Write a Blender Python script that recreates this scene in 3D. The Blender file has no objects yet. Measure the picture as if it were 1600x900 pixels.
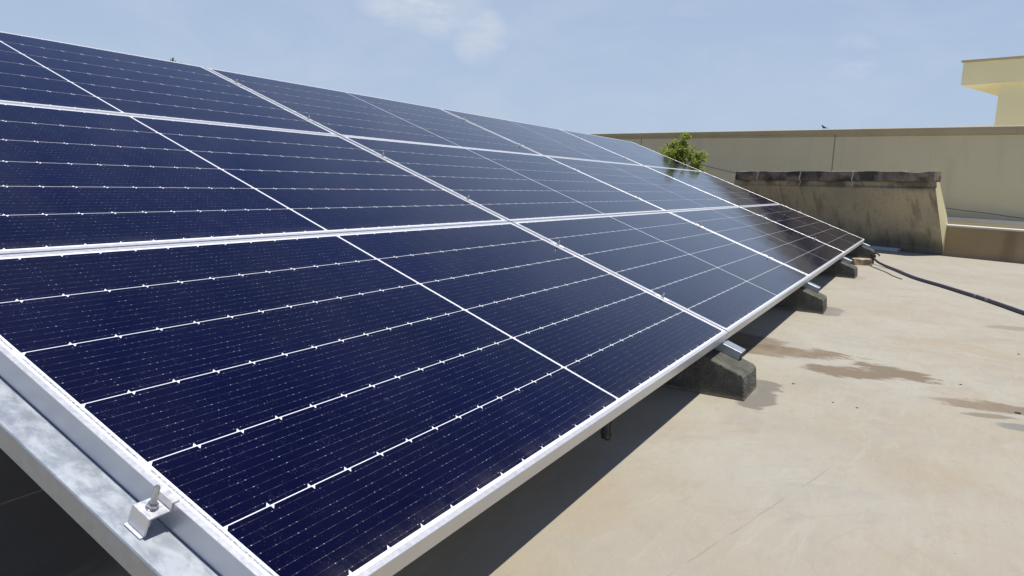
import bpy, bmesh, math, random
from mathutils import Vector, Matrix, noise

random.seed(7)
S = bpy.context.scene
COL = S.collection
R = math.radians

# ------------------------------------------------------------------ camera, sky, sun, exposure
cam_d = bpy.data.cameras.new("camera")
cam = bpy.data.objects.new("camera", cam_d)
COL.objects.link(cam)
S.camera = cam
cam_d.sensor_width = 36.0
cam_d.lens = 26.53
cam_d.clip_start = 0.02
cam_d.clip_end = 2000.0
CR = Vector((0.48307073, -0.87449415, 0.04361939))
CD = Vector((-0.10793601, -0.10891356, -0.9881739))
CF = Vector((0.86890304, 0.47264978, -0.14700236))
cam.matrix_world = Matrix(((CR.x, -CD.x, -CF.x, -0.70834),
                           (CR.y, -CD.y, -CF.y, -0.68332),
                           (CR.z, -CD.z, -CF.z, 0.83659),
                           (0, 0, 0, 1)))

SUN_DIR = Vector((0.08, -0.20, 1.0)).normalized()      # towards the sun
world = bpy.data.worlds.new("World")
S.world = world
world.use_nodes = True
wn = world.node_tree.nodes
wl = world.node_tree.links
wn.clear()
w_out = wn.new("ShaderNodeOutputWorld")
w_bg = wn.new("ShaderNodeBackground")
w_bg.inputs["Strength"].default_value = 0.114
sky = wn.new("ShaderNodeTexSky")
sky.sky_type = "NISHITA"
sky.sun_disc = False
sky.sun_elevation = math.asin(SUN_DIR.z)
sky.sun_rotation = math.atan2(SUN_DIR.x, SUN_DIR.y)
sky.altitude = 50.0
sky.air_density = 1.0
sky.dust_density = 0.6
sky.ozone_density = 4.0
w_tc = wn.new("ShaderNodeTexCoord")


def wmath(op, a, b=None, c=None):
    n = wn.new("ShaderNodeMath")
    n.operation = op
    for i, v in enumerate((a, b, c)):
        if v is None:
            continue
        if isinstance(v, (int, float)):
            n.inputs[i].default_value = v
        else:
            wl.new(v, n.inputs[i])
    return n.outputs[0]


def cloud_puff(direction, lo, hi):
    d = wn.new("ShaderNodeVectorMath")
    d.operation = "DOT_PRODUCT"
    d.inputs[1].default_value = Vector(direction).normalized()
    wl.new(w_tc.outputs["Generated"], d.inputs[0])
    m = wn.new("ShaderNodeMapRange")
    m.interpolation_type = "SMOOTHSTEP"
    m.inputs["From Min"].default_value = lo
    m.inputs["From Max"].default_value = hi
    wl.new(d.outputs["Value"], m.inputs["Value"])
    return m.outputs[0]


w_n = wn.new("ShaderNodeTexNoise")
w_n.inputs["Scale"].default_value = 5.5
w_n.inputs["Detail"].default_value = 7.0
w_n.inputs["Roughness"].default_value = 0.62
w_n.inputs["Distortion"].default_value = 0.6
w_map = wn.new("ShaderNodeMapping")
w_map.inputs["Scale"].default_value = (1.0, 1.0, 2.4)
wl.new(w_tc.outputs["Generated"], w_map.inputs[0])
wl.new(w_map.outputs[0], w_n.inputs["Vector"])
w_thin = wn.new("ShaderNodeMapRange")
w_thin.inputs["From Min"].default_value = 0.42
w_thin.inputs["From Max"].default_value = 0.75
w_thin.inputs["To Max"].default_value = 0.45
wl.new(w_n.outputs[0], w_thin.inputs["Value"])
w_n2 = wn.new("ShaderNodeTexNoise")
w_n2.inputs["Scale"].default_value = 16.0
w_n2.inputs["Detail"].default_value = 6.0
w_n2.inputs["Roughness"].default_value = 0.6
wl.new(w_map.outputs[0], w_n2.inputs["Vector"])
w_edge = wn.new("ShaderNodeMapRange")
w_edge.inputs["From Min"].default_value = 0.40
w_edge.inputs["From Max"].default_value = 0.62
wl.new(w_n2.outputs[0], w_edge.inputs["Value"])
pA = cloud_puff((0.8079, 0.5558, 0.230), 0.9972, 0.9995)
pB = wmath("MULTIPLY", cloud_puff((0.7800, 0.5980, 0.235), 0.9972, 0.9995), 0.75)
pC = cloud_puff((0.8380, 0.5180, 0.172), 0.9990, 0.9999)
pD = cloud_puff((0.9843, 0.0985, 0.146), 0.9990, 1.0000)
puffs = wmath("MAXIMUM", wmath("MAXIMUM", pA, pB), wmath("MULTIPLY", pC, 0.7))
puffs = wmath("MULTIPLY", puffs, wmath("MULTIPLY_ADD", w_edge.outputs[0], 0.50, 0.34))
puffs = wmath("MAXIMUM", puffs, wmath("MULTIPLY", wmath("MULTIPLY", pD, w_edge.outputs[0]), 0.3))
cmask = wmath("MAXIMUM", puffs, wmath("MULTIPLY", w_thin.outputs[0], 0.55))
w_mix = wn.new("ShaderNodeMix")
w_mix.data_type = "RGBA"
wl.new(cmask, w_mix.inputs["Factor"])
# thin humid veil: milky towards the horizon, deeper blue overhead
w_sep = wn.new("ShaderNodeSeparateXYZ")
wl.new(w_tc.outputs["Generated"], w_sep.inputs[0])
w_alt = wn.new("ShaderNodeMapRange")
w_alt.inputs["From Min"].default_value = 0.18
w_alt.inputs["From Max"].default_value = 0.55
w_alt.interpolation_type = "SMOOTHSTEP"
wl.new(w_sep.outputs[2], w_alt.inputs["Value"])
w_veil = wn.new("ShaderNodeMix")
w_veil.data_type = "RGBA"
wl.new(w_alt.outputs[0], w_veil.inputs["Factor"])
w_veil.inputs[6].default_value = (3.72, 4.55, 6.05, 1.0)
w_veil.inputs[7].default_value = (0.48, 0.95, 3.00, 1.0)
w_hum = wn.new("ShaderNodeMix")
w_hum.data_type = "RGBA"
w_hum.inputs["Factor"].default_value = 0.78
wl.new(sky.outputs[0], w_hum.inputs[6])
wl.new(w_veil.outputs[2], w_hum.inputs[7])
wl.new(w_hum.outputs[2], w_mix.inputs[6])
CLOUD = w_mix.inputs[7]
CLOUD.default_value = (5.6, 6.0, 6.6, 1.0)
wl.new(w_mix.outputs[2], w_bg.inputs["Color"])
wl.new(w_bg.outputs[0], w_out.inputs[0])

sun_d = bpy.data.lights.new("sun", "SUN")
sun_d.energy = 5.0
sun_d.angle = R(0.53)
sun_d.color = (1.0, 0.95, 0.87)
sun = bpy.data.objects.new("sun", sun_d)
COL.objects.link(sun)
sun.rotation_euler = SUN_DIR.to_track_quat("Z", "Y").to_euler()
sun.location = (0, 0, 8)

S.view_settings.view_transform = "Standard"
S.view_settings.look = "None"
S.view_settings.exposure = 0.08
S.view_settings.gamma = 1.0
S.view_settings.use_curve_mapping = False

# ------------------------------------------------------------------ measures (metres)
TH = 0.349841                       # tilt of the panel field
EDGE_Z = 0.228                      # height of the front lower edge
PITCH_U = 2.482                     # panel length + gap
LEN = 2.466
HGT = 1.138
ROW_V = (0.0, 1.1455, 2.2880)
FD = 0.045                          # frame depth
RAIL_D = 0.040
TILT = Matrix.Translation((0, 0, EDGE_Z)) @ Matrix.Rotation(TH, 4, "X")
WD = Vector((0.3607579, 0.9326565, 0)).normalized()    # direction of the far walls
WN = Vector((-WD.y, WD.x, 0))                          # their face towards the roof
WA = Vector((11.375, -0.8885, 0))


def wp(s, o, z):
    return WA - WD * s + WN * o + Vector((0, 0, z))


def slope(u, v, z):
    return TILT @ Vector((u, v, z))


# ------------------------------------------------------------------ material helpers
class NT:
    def __init__(self, name, rough=0.6, metallic=0.0, base=(0.5, 0.5, 0.5), spec=0.5, ior=1.45):
        self.m = bpy.data.materials.new(name)
        self.m.use_nodes = True
        self.n = self.m.node_tree.nodes
        self.l = self.m.node_tree.links
        self.b = self.n["Principled BSDF"]
        self.b.inputs["Base Color"].default_value = (*base, 1)
        self.b.inputs["Roughness"].default_value = rough
        self.b.inputs["Metallic"].default_value = metallic
        self.b.inputs["Specular IOR Level"].default_value = spec
        self.b.inputs["IOR"].default_value = ior
        self._tc = None

    def tc(self, k="Object"):
        if self._tc is None:
            self._tc = self.n.new("ShaderNodeTexCoord")
        return self._tc.outputs[k]

    def put(self, sock, v):
        if isinstance(v, bpy.types.NodeSocket):
            self.l.new(v, sock)
        elif isinstance(v, (tuple, list)) and len(v) == 3 and sock.type == "RGBA":
            sock.default_value = (*v, 1)
        else:
            sock.default_value = v

    def math(self, op, a, b=None, c=None, clamp=False):
        n = self.n.new("ShaderNodeMath")
        n.operation = op
        n.use_clamp = clamp
        for i, v in enumerate((a, b, c)):
            if v is not None:
                self.put(n.inputs[i], v)
        return n.outputs[0]

    def mapping(self, scale=(1, 1, 1), rot=(0, 0, 0), loc=(0, 0, 0), src=None):
        n = self.n.new("ShaderNodeMapping")
        n.inputs["Scale"].default_value = scale
        n.inputs["Rotation"].default_value = rot
        n.inputs["Location"].default_value = loc
        self.l.new(src or self.tc(), n.inputs[0])
        return n.outputs[0]

    def noise(self, scale, detail=4, rough=0.55, src=None, dist=0.0, color=False):
        n = self.n.new("ShaderNodeTexNoise")
        n.inputs["Scale"].default_value = scale
        n.inputs["Detail"].default_value = detail
        n.inputs["Roughness"].default_value = rough
        n.inputs["Distortion"].default_value = dist
        self.l.new(src or self.tc(), n.inputs["Vector"])
        return n.outputs[1 if color else 0]

    def voronoi(self, scale, src=None, feature="F1", out="Distance", rand=1.0):
        n = self.n.new("ShaderNodeTexVoronoi")
        n.feature = feature
        n.inputs["Scale"].default_value = scale
        n.inputs["Randomness"].default_value = rand
        self.l.new(src or self.tc(), n.inputs["Vector"])
        return n.outputs[out]

    def ramp(self, v, lo, hi, a=0.0, b=1.0, smooth=True):
        n = self.n.new("ShaderNodeMapRange")
        n.interpolation_type = "SMOOTHSTEP" if smooth else "LINEAR"
        for k, x in (("From Min", lo), ("From Max", hi), ("To Min", a), ("To Max", b)):
            n.inputs[k].default_value = x
        self.l.new(v, n.inputs["Value"])
        return n.outputs[0]

    def mix(self, f, a, b, mode="MIX"):
        n = self.n.new("ShaderNodeMix")
        n.data_type = "RGBA"
        n.blend_type = mode
        self.put(n.inputs["Factor"], f)
        self.put(n.inputs[6], a)
        self.put(n.inputs[7], b)
        return n.outputs[2]

    def sep(self, src=None):
        n = self.n.new("ShaderNodeSeparateXYZ")
        self.l.new(src or self.tc(), n.inputs[0])
        return n.outputs

    def bump(self, h, strength=0.3, dist=0.01):
        n = self.n.new("ShaderNodeBump")
        n.inputs["Strength"].default_value = strength
        n.inputs["Distance"].default_value = dist
        self.l.new(h, n.inputs["Height"])
        self.l.new(n.outputs[0], self.b.inputs["Normal"])

    def color(self, c):
        self.put(self.b.inputs["Base Color"], c)

    def rough(self, r):
        self.put(self.b.inputs["Roughness"], r)


def smudge(mt, cx, cy, ax, ay, rot, wob=0.35, soft=0.25, nscale=9.0, seed=0.0, stretch=(1, 1, 1)):
    """0..1 mask of a ragged puddle-shaped stain at (cx, cy), half sizes ax, ay, in metres."""
    p = mt.mapping(loc=(-cx, -cy, 0), scale=(1, 1, 1))
    n = mt.n.new("ShaderNodeVectorRotate")
    n.rotation_type = "Z_AXIS"
    n.inputs["Angle"].default_value = -rot
    mt.l.new(p, n.inputs["Vector"])
    s = mt.sep(n.outputs[0])
    x = mt.math("DIVIDE", s[0], ax)
    y = mt.math("DIVIDE", s[1], ay)
    d = mt.math("SQRT", mt.math("ADD", mt.math("MULTIPLY", x, x), mt.math("MULTIPLY", y, y)))
    nz = mt.noise(nscale, 9, 0.72, src=mt.mapping(loc=(seed, seed * 2, 0), scale=stretch, rot=(0, 0, -rot)))
    d = mt.math("ADD", d, mt.math("MULTIPLY", mt.math("SUBTRACT", nz, 0.5), wob * 5))
    return mt.ramp(d, 1.0 - soft, 1.0 + soft, 1.0, 0.0)


# ------------------------------------------------------------------ materials
# roof screed
mt = NT("cement_screed", rough=0.85, spec=0.25)
big = mt.noise(0.9, 4, 0.55)
mid = mt.noise(3.2, 6, 0.62, dist=0.8)
brush = mt.noise(2.2, 6, 0.65, src=mt.mapping(scale=(1.0, 5.5, 1), rot=(0, 0, R(62))), dist=1.6)
fine = mt.noise(60, 6, 0.7)
sand = mt.noise(420, 2, 0.6)
c = mt.mix(mt.ramp(big, 0.3, 0.72), (0.352, 0.322, 0.240), (0.392, 0.386, 0.325))
nearx = mt.ramp(mt.math("ADD", mt.sep()[0], mt.math("MULTIPLY", big, 3.0)), 1.6, 4.6)
c = mt.mix(mt.math("MULTIPLY", mt.math("SUBTRACT", 1.0, nearx), 0.8), c, (0.330, 0.288, 0.203))
c = mt.mix(mt.math("MULTIPLY", nearx, 0.35), c, (0.405, 0.390, 0.345))
c = mt.mix(mt.ramp(mid, 0.42, 0.72, 0, 0.55), c, (0.325, 0.290, 0.240))
c = mt.mix(mt.ramp(brush, 0.50, 0.72, 0, 0.5), c, (0.425, 0.405, 0.345))
c = mt.mix(mt.ramp(fine, 0.35, 0.75, 0, 0.28), c, (0.32, 0.28, 0.23))
c = mt.mix(mt.ramp(sand, 0.3, 0.8, 0, 0.30), c, (0.24, 0.215, 0.18))
c = mt.mix(mt.ramp(mt.noise(140, 5, 0.75), 0.52, 0.72, 0, 0.30), c, (0.50, 0.475, 0.43))
c = mt.mix(mt.ramp(mt.noise(11, 8, 0.75, dist=0.5, src=mt.mapping(scale=(1.0, 2.2, 1), rot=(0, 0, R(60)))), 0.50, 0.66, 0, 0.30), c, (0.27, 0.245, 0.205))
pits = mt.voronoi(7.0, src=mt.mapping(scale=(1, 1, 0)))
c = mt.mix(mt.ramp(pits, 0.012, 0.035, 0.55, 0), c, (0.13, 0.11, 0.09))
c = mt.mix(mt.math("MULTIPLY", smudge(mt, 0.95, -0.55, 0.9, 0.55, 0.4, 0.3, 0.6, 2.5), 0.20), c, (0.36, 0.345, 0.335))
SM = [  # cx, cy, half sizes, angle, strength, colour
    (3.30, -0.02, 0.13, 0.40, 0.35, 0.92, (0.185, 0.140, 0.092), 0.46, 1.0),
    (3.06, -0.44, 0.11, 0.20, 0.15, 0.92, (0.180, 0.140, 0.098), 0.58, 2.0),
    (3.22, -0.62, 0.10, 0.19, -0.5, 0.92, (0.180, 0.140, 0.098), 0.58, 3.0),
    (3.46, 0.20, 0.22, 0.28, 0.2, 0.75, (0.15, 0.115, 0.085), 0.24, 4.0),
    (2.82, -1.00, 0.075, 0.22, 0.1, 0.78, (0.17, 0.13, 0.09), 0.55, 5.0),
    (2.66, -0.96, 0.035, 0.09, 0.3, 0.7, (0.15, 0.125, 0.095), 0.34, 6.0),
    (2.56, -1.08, 0.05, 0.09, 0.1, 0.75, (0.13, 0.155, 0.175), 0.26, 7.0),
    (5.10, -1.28, 0.09, 0.22, 0.3, 0.6, (0.22, 0.19, 0.13), 0.36, 8.0),
    (2.34, -0.16, 0.17, 0.075, 0.1, 0.95, (0.185, 0.172, 0.145), 0.36, 9.0),
    (2.56, -0.13, 0.11, 0.085, 0.3, 0.95, (0.185, 0.172, 0.145), 0.50, 10.0),
    (4.93, -0.14, 0.22, 0.10, 0.1, 0.9, (0.200, 0.188, 0.160), 0.42, 11.0),
    (7.30, -0.13, 0.20, 0.08, 0.1, 0.55, (0.26, 0.24, 0.20), 0.34, 12.0),
    (8.60, -0.34, 0.18, 0.06, 1.2, 0.55, (0.20, 0.175, 0.14), 0.34, 13.0),
]
for cx, cy, ax, ay, ro, st, colr, wob, sd in SM:
    c = mt.mix(mt.math("MULTIPLY", smudge(mt, cx, cy, ax, ay, ro, wob, 0.12 if sd in (9.0, 10.0, 11.0) else 0.20, 9.0, sd, (2.0, 0.8, 1)), st), c, colr)
blot = mt.noise(1.35, 7, 0.68, dist=1.0, src=mt.mapping(loc=(5.3, 2.1, 0)))
c = mt.mix(mt.ramp(blot, 0.52, 0.66, 0, 0.34), c, (0.330, 0.265, 0.185))
c = mt.mix(mt.ramp(mt.noise(1.9, 7, 0.7, dist=0.8, src=mt.mapping(loc=(1.3, 7.1, 0))), 0.54, 0.64, 0, 0.32), c, (0.300, 0.290, 0.262))
tide = mt.math("ABSOLUTE", mt.math("SUBTRACT", mt.noise(1.1, 6, 0.6, dist=0.6, src=mt.mapping(loc=(9.1, 3.3, 0))), 0.53))
c = mt.mix(mt.ramp(tide, 0.002, 0.009, 0.09, 0), c, (0.22, 0.19, 0.15))
# shade under the panels, painted into the screed colour
under_shade = mt.math("MULTIPLY", mt.ramp(mt.math("ADD", mt.sep()[1], mt.math("MULTIPLY", mid, 0.5)), 0.75, 1.05), mt.ramp(mt.sep()[0], -0.5, -0.1))
c = mt.mix(mt.math("MULTIPLY", under_shade, 0.8), c, (0.085, 0.065, 0.045))
# hairline crack
sx = mt.sep()
wob = mt.math("MULTIPLY", mt.math("SUBTRACT", mt.noise(5, 5, 0.7), 0.5), 0.022)
line = mt.math("ABSOLUTE", mt.math("ADD", mt.math("ADD", sx[1], mt.math("MULTIPLY_ADD", sx[0], 0.255, 0.072)), wob))
crk = mt.math("MULTIPLY", mt.ramp(line, 0.0010, 0.0036, 1, 0), mt.ramp(mt.noise(6, 3), 0.38, 0.55))
crk = mt.math("MULTIPLY", crk, mt.math("MULTIPLY", mt.ramp(sx[0], 0.5, 0.8), mt.ramp(sx[0], 1.5, 2.1, 1, 0)))
c = mt.mix(mt.math("MULTIPLY", crk, 0.4), c, (0.20, 0.17, 0.14))
line2 = mt.math("ABSOLUTE", mt.math("ADD", mt.math("ADD", sx[0], mt.math("MULTIPLY_ADD", sx[1], -0.30, -4.15)), wob))
crk2 = mt.math("MULTIPLY", mt.ramp(line2, 0.002, 0.007, 1, 0), mt.ramp(mt.noise(3, 3), 0.42, 0.58))
c = mt.mix(mt.math("MULTIPLY", crk2, 0.45), c, (0.24, 0.20, 0.16))
c = mt.mix(1.0, c, (0.950, 0.942, 0.915), "MULTIPLY")
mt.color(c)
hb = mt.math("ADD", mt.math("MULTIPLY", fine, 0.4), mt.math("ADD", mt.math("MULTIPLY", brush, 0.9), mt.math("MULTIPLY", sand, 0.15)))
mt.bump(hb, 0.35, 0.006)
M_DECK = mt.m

mt = NT("far_ground", rough=0.95, spec=0.1)
mt.color(mt.mix(mt.ramp(mt.noise(0.02, 5), 0.4, 0.6), (0.14, 0.13, 0.08), (0.07, 0.09, 0.04)))
M_GROUND = mt.m

# aluminium frame
mt = NT("anodised_aluminium", rough=0.42, metallic=0.55, base=(0.74, 0.75, 0.77))
g = mt.noise(90, 3, 0.6, src=mt.mapping(scale=(1, 1, 22)))
mt.color(mt.mix(mt.ramp(mt.noise(7, 5, 0.6), 0.35, 0.7), (0.64, 0.65, 0.67), (0.61, 0.62, 0.64)))
mt.rough(mt.ramp(g, 0.3, 0.7, 0.34, 0.46))
mt.b.inputs["Base Color"].default_value = (0.6, 0.61, 0.63, 1)
M_FRAME = mt.m

# cell sheet: white backsheet under glass
mt = NT("white_backsheet_under_glass", rough=0.10, base=(0.74, 0.76, 0.80), ior=1.33)
M_BACK = mt.m
mt = NT("tinned_ribbon_under_glass", rough=0.12, base=(0.33, 0.35, 0.38), ior=1.33)
mt.color(mt.mix(mt.ramp(mt.noise(160, 3, 0.7), 0.40, 0.62), (0.22, 0.24, 0.27), (0.52, 0.54, 0.58)))
M_RIBBON = mt.m

# silicon cells
mt = NT("silicon_cell_under_glass", rough=0.08, ior=1.35)
mt.b.inputs["Specular Tint"].default_value = (0.42, 0.60, 1.0, 1)
uv = mt.sep(mt.tc("UV"))
bb = 0.0202
fv = mt.math("FRACT", mt.math("DIVIDE", mt.math("ADD", uv[1], 0.0004), bb))
dv = mt.math("MULTIPLY", mt.math("ABSOLUTE", mt.math("SUBTRACT", fv, 0.5)), bb)          # distance to a busbar
busline = mt.ramp(dv, 0.00022, 0.00050, 1, 0)
fu = mt.math("FRACT", mt.math("DIVIDE", mt.math("SUBTRACT", uv[0], 0.0012), 0.0153))
du = mt.math("MULTIPLY", mt.math("ABSOLUTE", mt.math("SUBTRACT", fu, 0.5)), 0.0153)
dd = mt.math("SQRT", mt.math("ADD", mt.math("MULTIPLY", mt.math("MULTIPLY", du, du), 0.42), mt.math("MULTIPLY", dv, dv)))
pad = mt.ramp(dd, 0.00055, 0.00105, 1, 0)
edge = mt.math("MAXIMUM", mt.ramp(uv[0], 0.011, 0.020, 1, 0), mt.ramp(uv[0], 0.078, 0.086, 0, 1))
obj = mt.tc("Object")
glint = mt.ramp(mt.noise(34, 3, 0.7, src=mt.mapping(scale=(1, 1.8, 1))), 0.40, 0.66)
padk = mt.math("MULTIPLY", mt.math("MULTIPLY", pad, mt.ramp(mt.noise(120, 2, 0.6), 0.35, 0.60, 0.15, 1.0)), mt.math("ADD", mt.math("MULTIPLY", edge, 0.42), mt.math("MULTIPLY", glint, 0.42)))
linek = mt.math("MULTIPLY", busline, mt.math("MULTIPLY_ADD", glint, 0.09, 0.025))
met = mt.math("MAXIMUM", padk, linek)
ff = mt.math("ABSOLUTE", mt.math("SUBTRACT", mt.math("FRACT", mt.math("DIVIDE", uv[0], 0.0026)), 0.5))
finger = mt.ramp(ff, 0.06, 0.16, 0.05, 0)
cellvar = mt.voronoi(1.0, src=mt.mapping(scale=(10.8, 5.46, 0), loc=(0, 0, 0)), out="Color", rand=0.2)
base = mt.mix(mt.ramp(mt.noise(1.7, 3), 0.35, 0.65), (0.0010, 0.0007, 0.0120), (0.0014, 0.0010, 0.0175))
base = mt.mix(finger, base, (0.010, 0.012, 0.035))
base = mt.mix(met, base, (0.62, 0.64, 0.72))
# dust on the glass: faint film, specks and a few dried drops
dustn = mt.noise(3.0, 6, 0.65, dist=0.4)
base = mt.mix(mt.ramp(dustn, 0.35, 0.8, 0.0002, 0.004), base, (0.50, 0.50, 0.52))
oinf = mt.n.new("ShaderNodeObjectInfo")
base = mt.mix(mt.math("MULTIPLY", oinf.outputs["Random"], 0.35), base, (0.0014, 0.0016, 0.0220))
ov = mt.sep(obj)
lowedge = mt.math("MULTIPLY", mt.ramp(ov[1], 0.012, 0.075, 1, 0), mt.ramp(mt.noise(16, 6, 0.7, src=mt.mapping(scale=(1, 0.4, 1))), 0.35, 0.7, 0.006, 0.06))
base = mt.mix(lowedge, base, (0.42, 0.38, 0.32))
smear = mt.noise(2.2, 6, 0.62, dist=1.4, src=mt.mapping(scale=(1.6, 0.5, 1), rot=(0, 0, 0.5)))
base = mt.mix(mt.ramp(smear, 0.55, 0.75, 0, 0.010), base, (0.5, 0.5, 0.52))
drops = mt.voronoi(16, src=mt.mapping(scale=(1, 1, 0), loc=(0.3, 0.7, 0)))
ringd = mt.math("ABSOLUTE", mt.math("SUBTRACT", drops, 0.16))
base = mt.mix(mt.math("MULTIPLY", mt.ramp(ringd, 0.010, 0.03, 1, 0), mt.ramp(mt.noise(4, 3), 0.56, 0.68, 0, 0.035)), base, (0.5, 0.5, 0.5))
sp = mt.voronoi(260, src=mt.mapping(scale=(1, 1, 0)))
spk = mt.math("MULTIPLY", mt.ramp(sp, 0.05, 0.16, 1, 0), mt.ramp(mt.noise(22, 4, 0.7), 0.44, 0.64, 0, 0.60))
base = mt.mix(spk, base, (0.42, 0.44, 0.50))
dr = mt.voronoi(38, src=mt.mapping(scale=(1, 1, 0)))
drk = mt.math("MULTIPLY", mt.ramp(dr, 0.03, 0.10, 1, 0), mt.ramp(mt.noise(9, 2), 0.5, 0.62, 0, 0.14))
base = mt.mix(drk, base, (0.45, 0.46, 0.50))
mt.color(base)
mt.rough(mt.ramp(dustn, 0.3, 0.75, 0.07, 0.13))
M_CELL = mt.m

# galvanised steel
mt = NT("galvanised_steel", rough=0.45, metallic=0.65)
s1 = mt.voronoi(60, out="Color")
sx = mt.sep(s1)
spang = mt.ramp(mt.noise(38, 6, 0.65, dist=0.3, src=mt.mapping(scale=(1, 0.5, 1))), 0.25, 0.75)
c = mt.mix(spang, (0.39, 0.43, 0.47), (0.44, 0.48, 0.52))
c = mt.mix(mt.math("MULTIPLY", sx[0], 0.30), c, (0.27, 0.30, 0.34))
c = mt.mix(mt.ramp(mt.noise(30, 5, 0.7, src=mt.mapping(scale=(1, 0.25, 1))), 0.62, 0.76, 0, 0.35), c, (0.55, 0.59, 0.63))
c = mt.mix(mt.ramp(mt.noise(55, 4, 0.7), 0.66, 0.76, 0, 0.5), c, (0.20, 0.19, 0.17))
mt.color(c)
mt.rough(mt.ramp(spang, 0, 1, 0.36, 0.55))
M_GALV = mt.m

mt = NT("clamp_aluminium", rough=0.40, metallic=0.8, base=(0.72, 0.72, 0.73))
mt.rough(mt.ramp(mt.noise(80, 3), 0.3, 0.7, 0.34, 0.48))
M_CLAMP = mt.m
M_BOLT = NT("stainless_bolt", rough=0.28, metallic=0.95, base=(0.55, 0.54, 0.53)).m

# footing concrete
mt = NT("cast_concrete", rough=0.9, spec=0.2)
c = mt.mix(mt.ramp(mt.noise(9, 6, 0.65), 0.3, 0.7), (0.070, 0.070, 0.058), (0.145, 0.143, 0.118))
c = mt.mix(mt.ramp(mt.noise(60, 5, 0.7), 0.55, 0.7, 0, 0.5), c, (0.07, 0.068, 0.058))
c = mt.mix(mt.ramp(mt.voronoi(85), 0.05, 0.16, 0.6, 0), c, (0.035, 0.035, 0.03))
mt.color(c)
skirt = mt.ramp(mt.math("ADD", mt.sep()[2], mt.math("MULTIPLY", mt.noise(14, 4), 0.03)), 0.018, 0.034, 0.7, 0)
c = mt.mix(skirt, c, (0.26, 0.235, 0.19))
mt.color(c)
mt.bump(mt.math("ADD", mt.noise(40, 6, 0.7), mt.math("MULTIPLY", mt.voronoi(85), 0.9)), 1.0, 0.006)
M_FOOT = mt.m

# cream wall plaster in several states
def plaster(name, a, b, rough=0.92, dirt=0.25, dirtc=(0.16, 0.13, 0.09), streak=3.0):
    m = NT(name, rough=rough, spec=0.15)
    c = m.mix(m.ramp(m.noise(0.8, 5, 0.6), 0.3, 0.7), a, b)
    c = m.mix(m.ramp(m.noise(streak, 6, 0.65, src=m.mapping(scale=(1, 1, 0.18)), dist=0.5), 0.50, 0.78, 0, dirt), c, dirtc)
    c = m.mix(m.ramp(m.noise(35, 5, 0.7), 0.45, 0.8, 0, dirt * 0.6), c, dirtc)
    m.color(c)
    m.bump(m.noise(50, 5, 0.7), 0.3, 0.004)
    return m


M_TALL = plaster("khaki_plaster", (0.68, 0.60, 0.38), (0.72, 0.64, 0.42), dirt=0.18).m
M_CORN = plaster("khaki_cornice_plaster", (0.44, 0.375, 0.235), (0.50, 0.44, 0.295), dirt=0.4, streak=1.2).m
M_JOINT = NT("dark_joint", rough=0.95, base=(0.36, 0.31, 0.22)).m
M_TOWER = plaster("cream_paint", (0.78, 0.71, 0.43), (0.82, 0.75, 0.47), dirt=0.06).m
M_LOW = plaster("brown_weathered_plaster", (0.31, 0.23, 0.13), (0.38, 0.29, 0.17), dirt=0.45, dirtc=(0.12, 0.085, 0.055), streak=2.0).m
M_CAP = plaster("pale_cement_cap", (0.55, 0.52, 0.45), (0.66, 0.63, 0.55), dirt=0.15).m
M_SLABEND = plaster("yellow_cream_lit_end", (0.80, 0.72, 0.42), (0.84, 0.76, 0.46), dirt=0.10).m  # end face of the slab, its sunlit brightness put into the colour

mt = NT("stained_concrete_face", rough=0.92, spec=0.15)
c = mt.mix(mt.ramp(mt.noise(1.6, 5, 0.6), 0.3, 0.7), (0.50, 0.42, 0.285), (0.38, 0.335, 0.245))
runs = mt.noise(6.5, 7, 0.68, src=mt.mapping(scale=(1, 0.3, 0.10)), dist=0.12)
c = mt.mix(mt.ramp(runs, 0.50, 0.70, 0, 0.75), c, (0.120, 0.105, 0.078))
runs2 = mt.noise(11, 5, 0.6, src=mt.mapping(scale=(1, 0.3, 0.10), loc=(3, 1, 0)), dist=0.1)
c = mt.mix(mt.ramp(runs2, 0.55, 0.72, 0, 0.5), c, (0.36, 0.33, 0.26))
z = mt.sep()[2]
damp = mt.ramp(mt.math("ADD", z, mt.math("MULTIPLY", mt.noise(2.0, 5, 0.6), 0.5)), 0.28, 0.62, 0.7, 0)
c = mt.mix(damp, c, (0.075, 0.078, 0.068))
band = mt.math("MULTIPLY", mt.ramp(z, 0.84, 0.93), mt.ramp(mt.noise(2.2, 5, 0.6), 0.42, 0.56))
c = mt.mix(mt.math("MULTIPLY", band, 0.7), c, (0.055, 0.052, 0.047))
c = mt.mix(mt.ramp(mt.noise(26, 5, 0.7), 0.56, 0.7, 0, 0.5), c, (0.10, 0.085, 0.06))
mt.color(c)
mt.bump(mt.noise(25, 6, 0.7), 0.5, 0.008)
M_SLAB = mt.m

mt = NT("mossy_coping", rough=0.95, spec=0.1)
c = mt.mix(mt.ramp(mt.noise(5, 6, 0.65), 0.35, 0.65), (0.20, 0.15, 0.11), (0.32, 0.255, 0.19))
blk = mt.noise(2.6, 6, 0.6, src=mt.mapping(scale=(1, 1, 1.3)))
c = mt.mix(mt.ramp(blk, 0.47, 0.62, 0, 0.8), c, (0.035, 0.034, 0.034))
mt.color(c)
mt.bump(mt.noise(30, 6, 0.7), 0.6, 0.008)
M_COPING = mt.m

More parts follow.
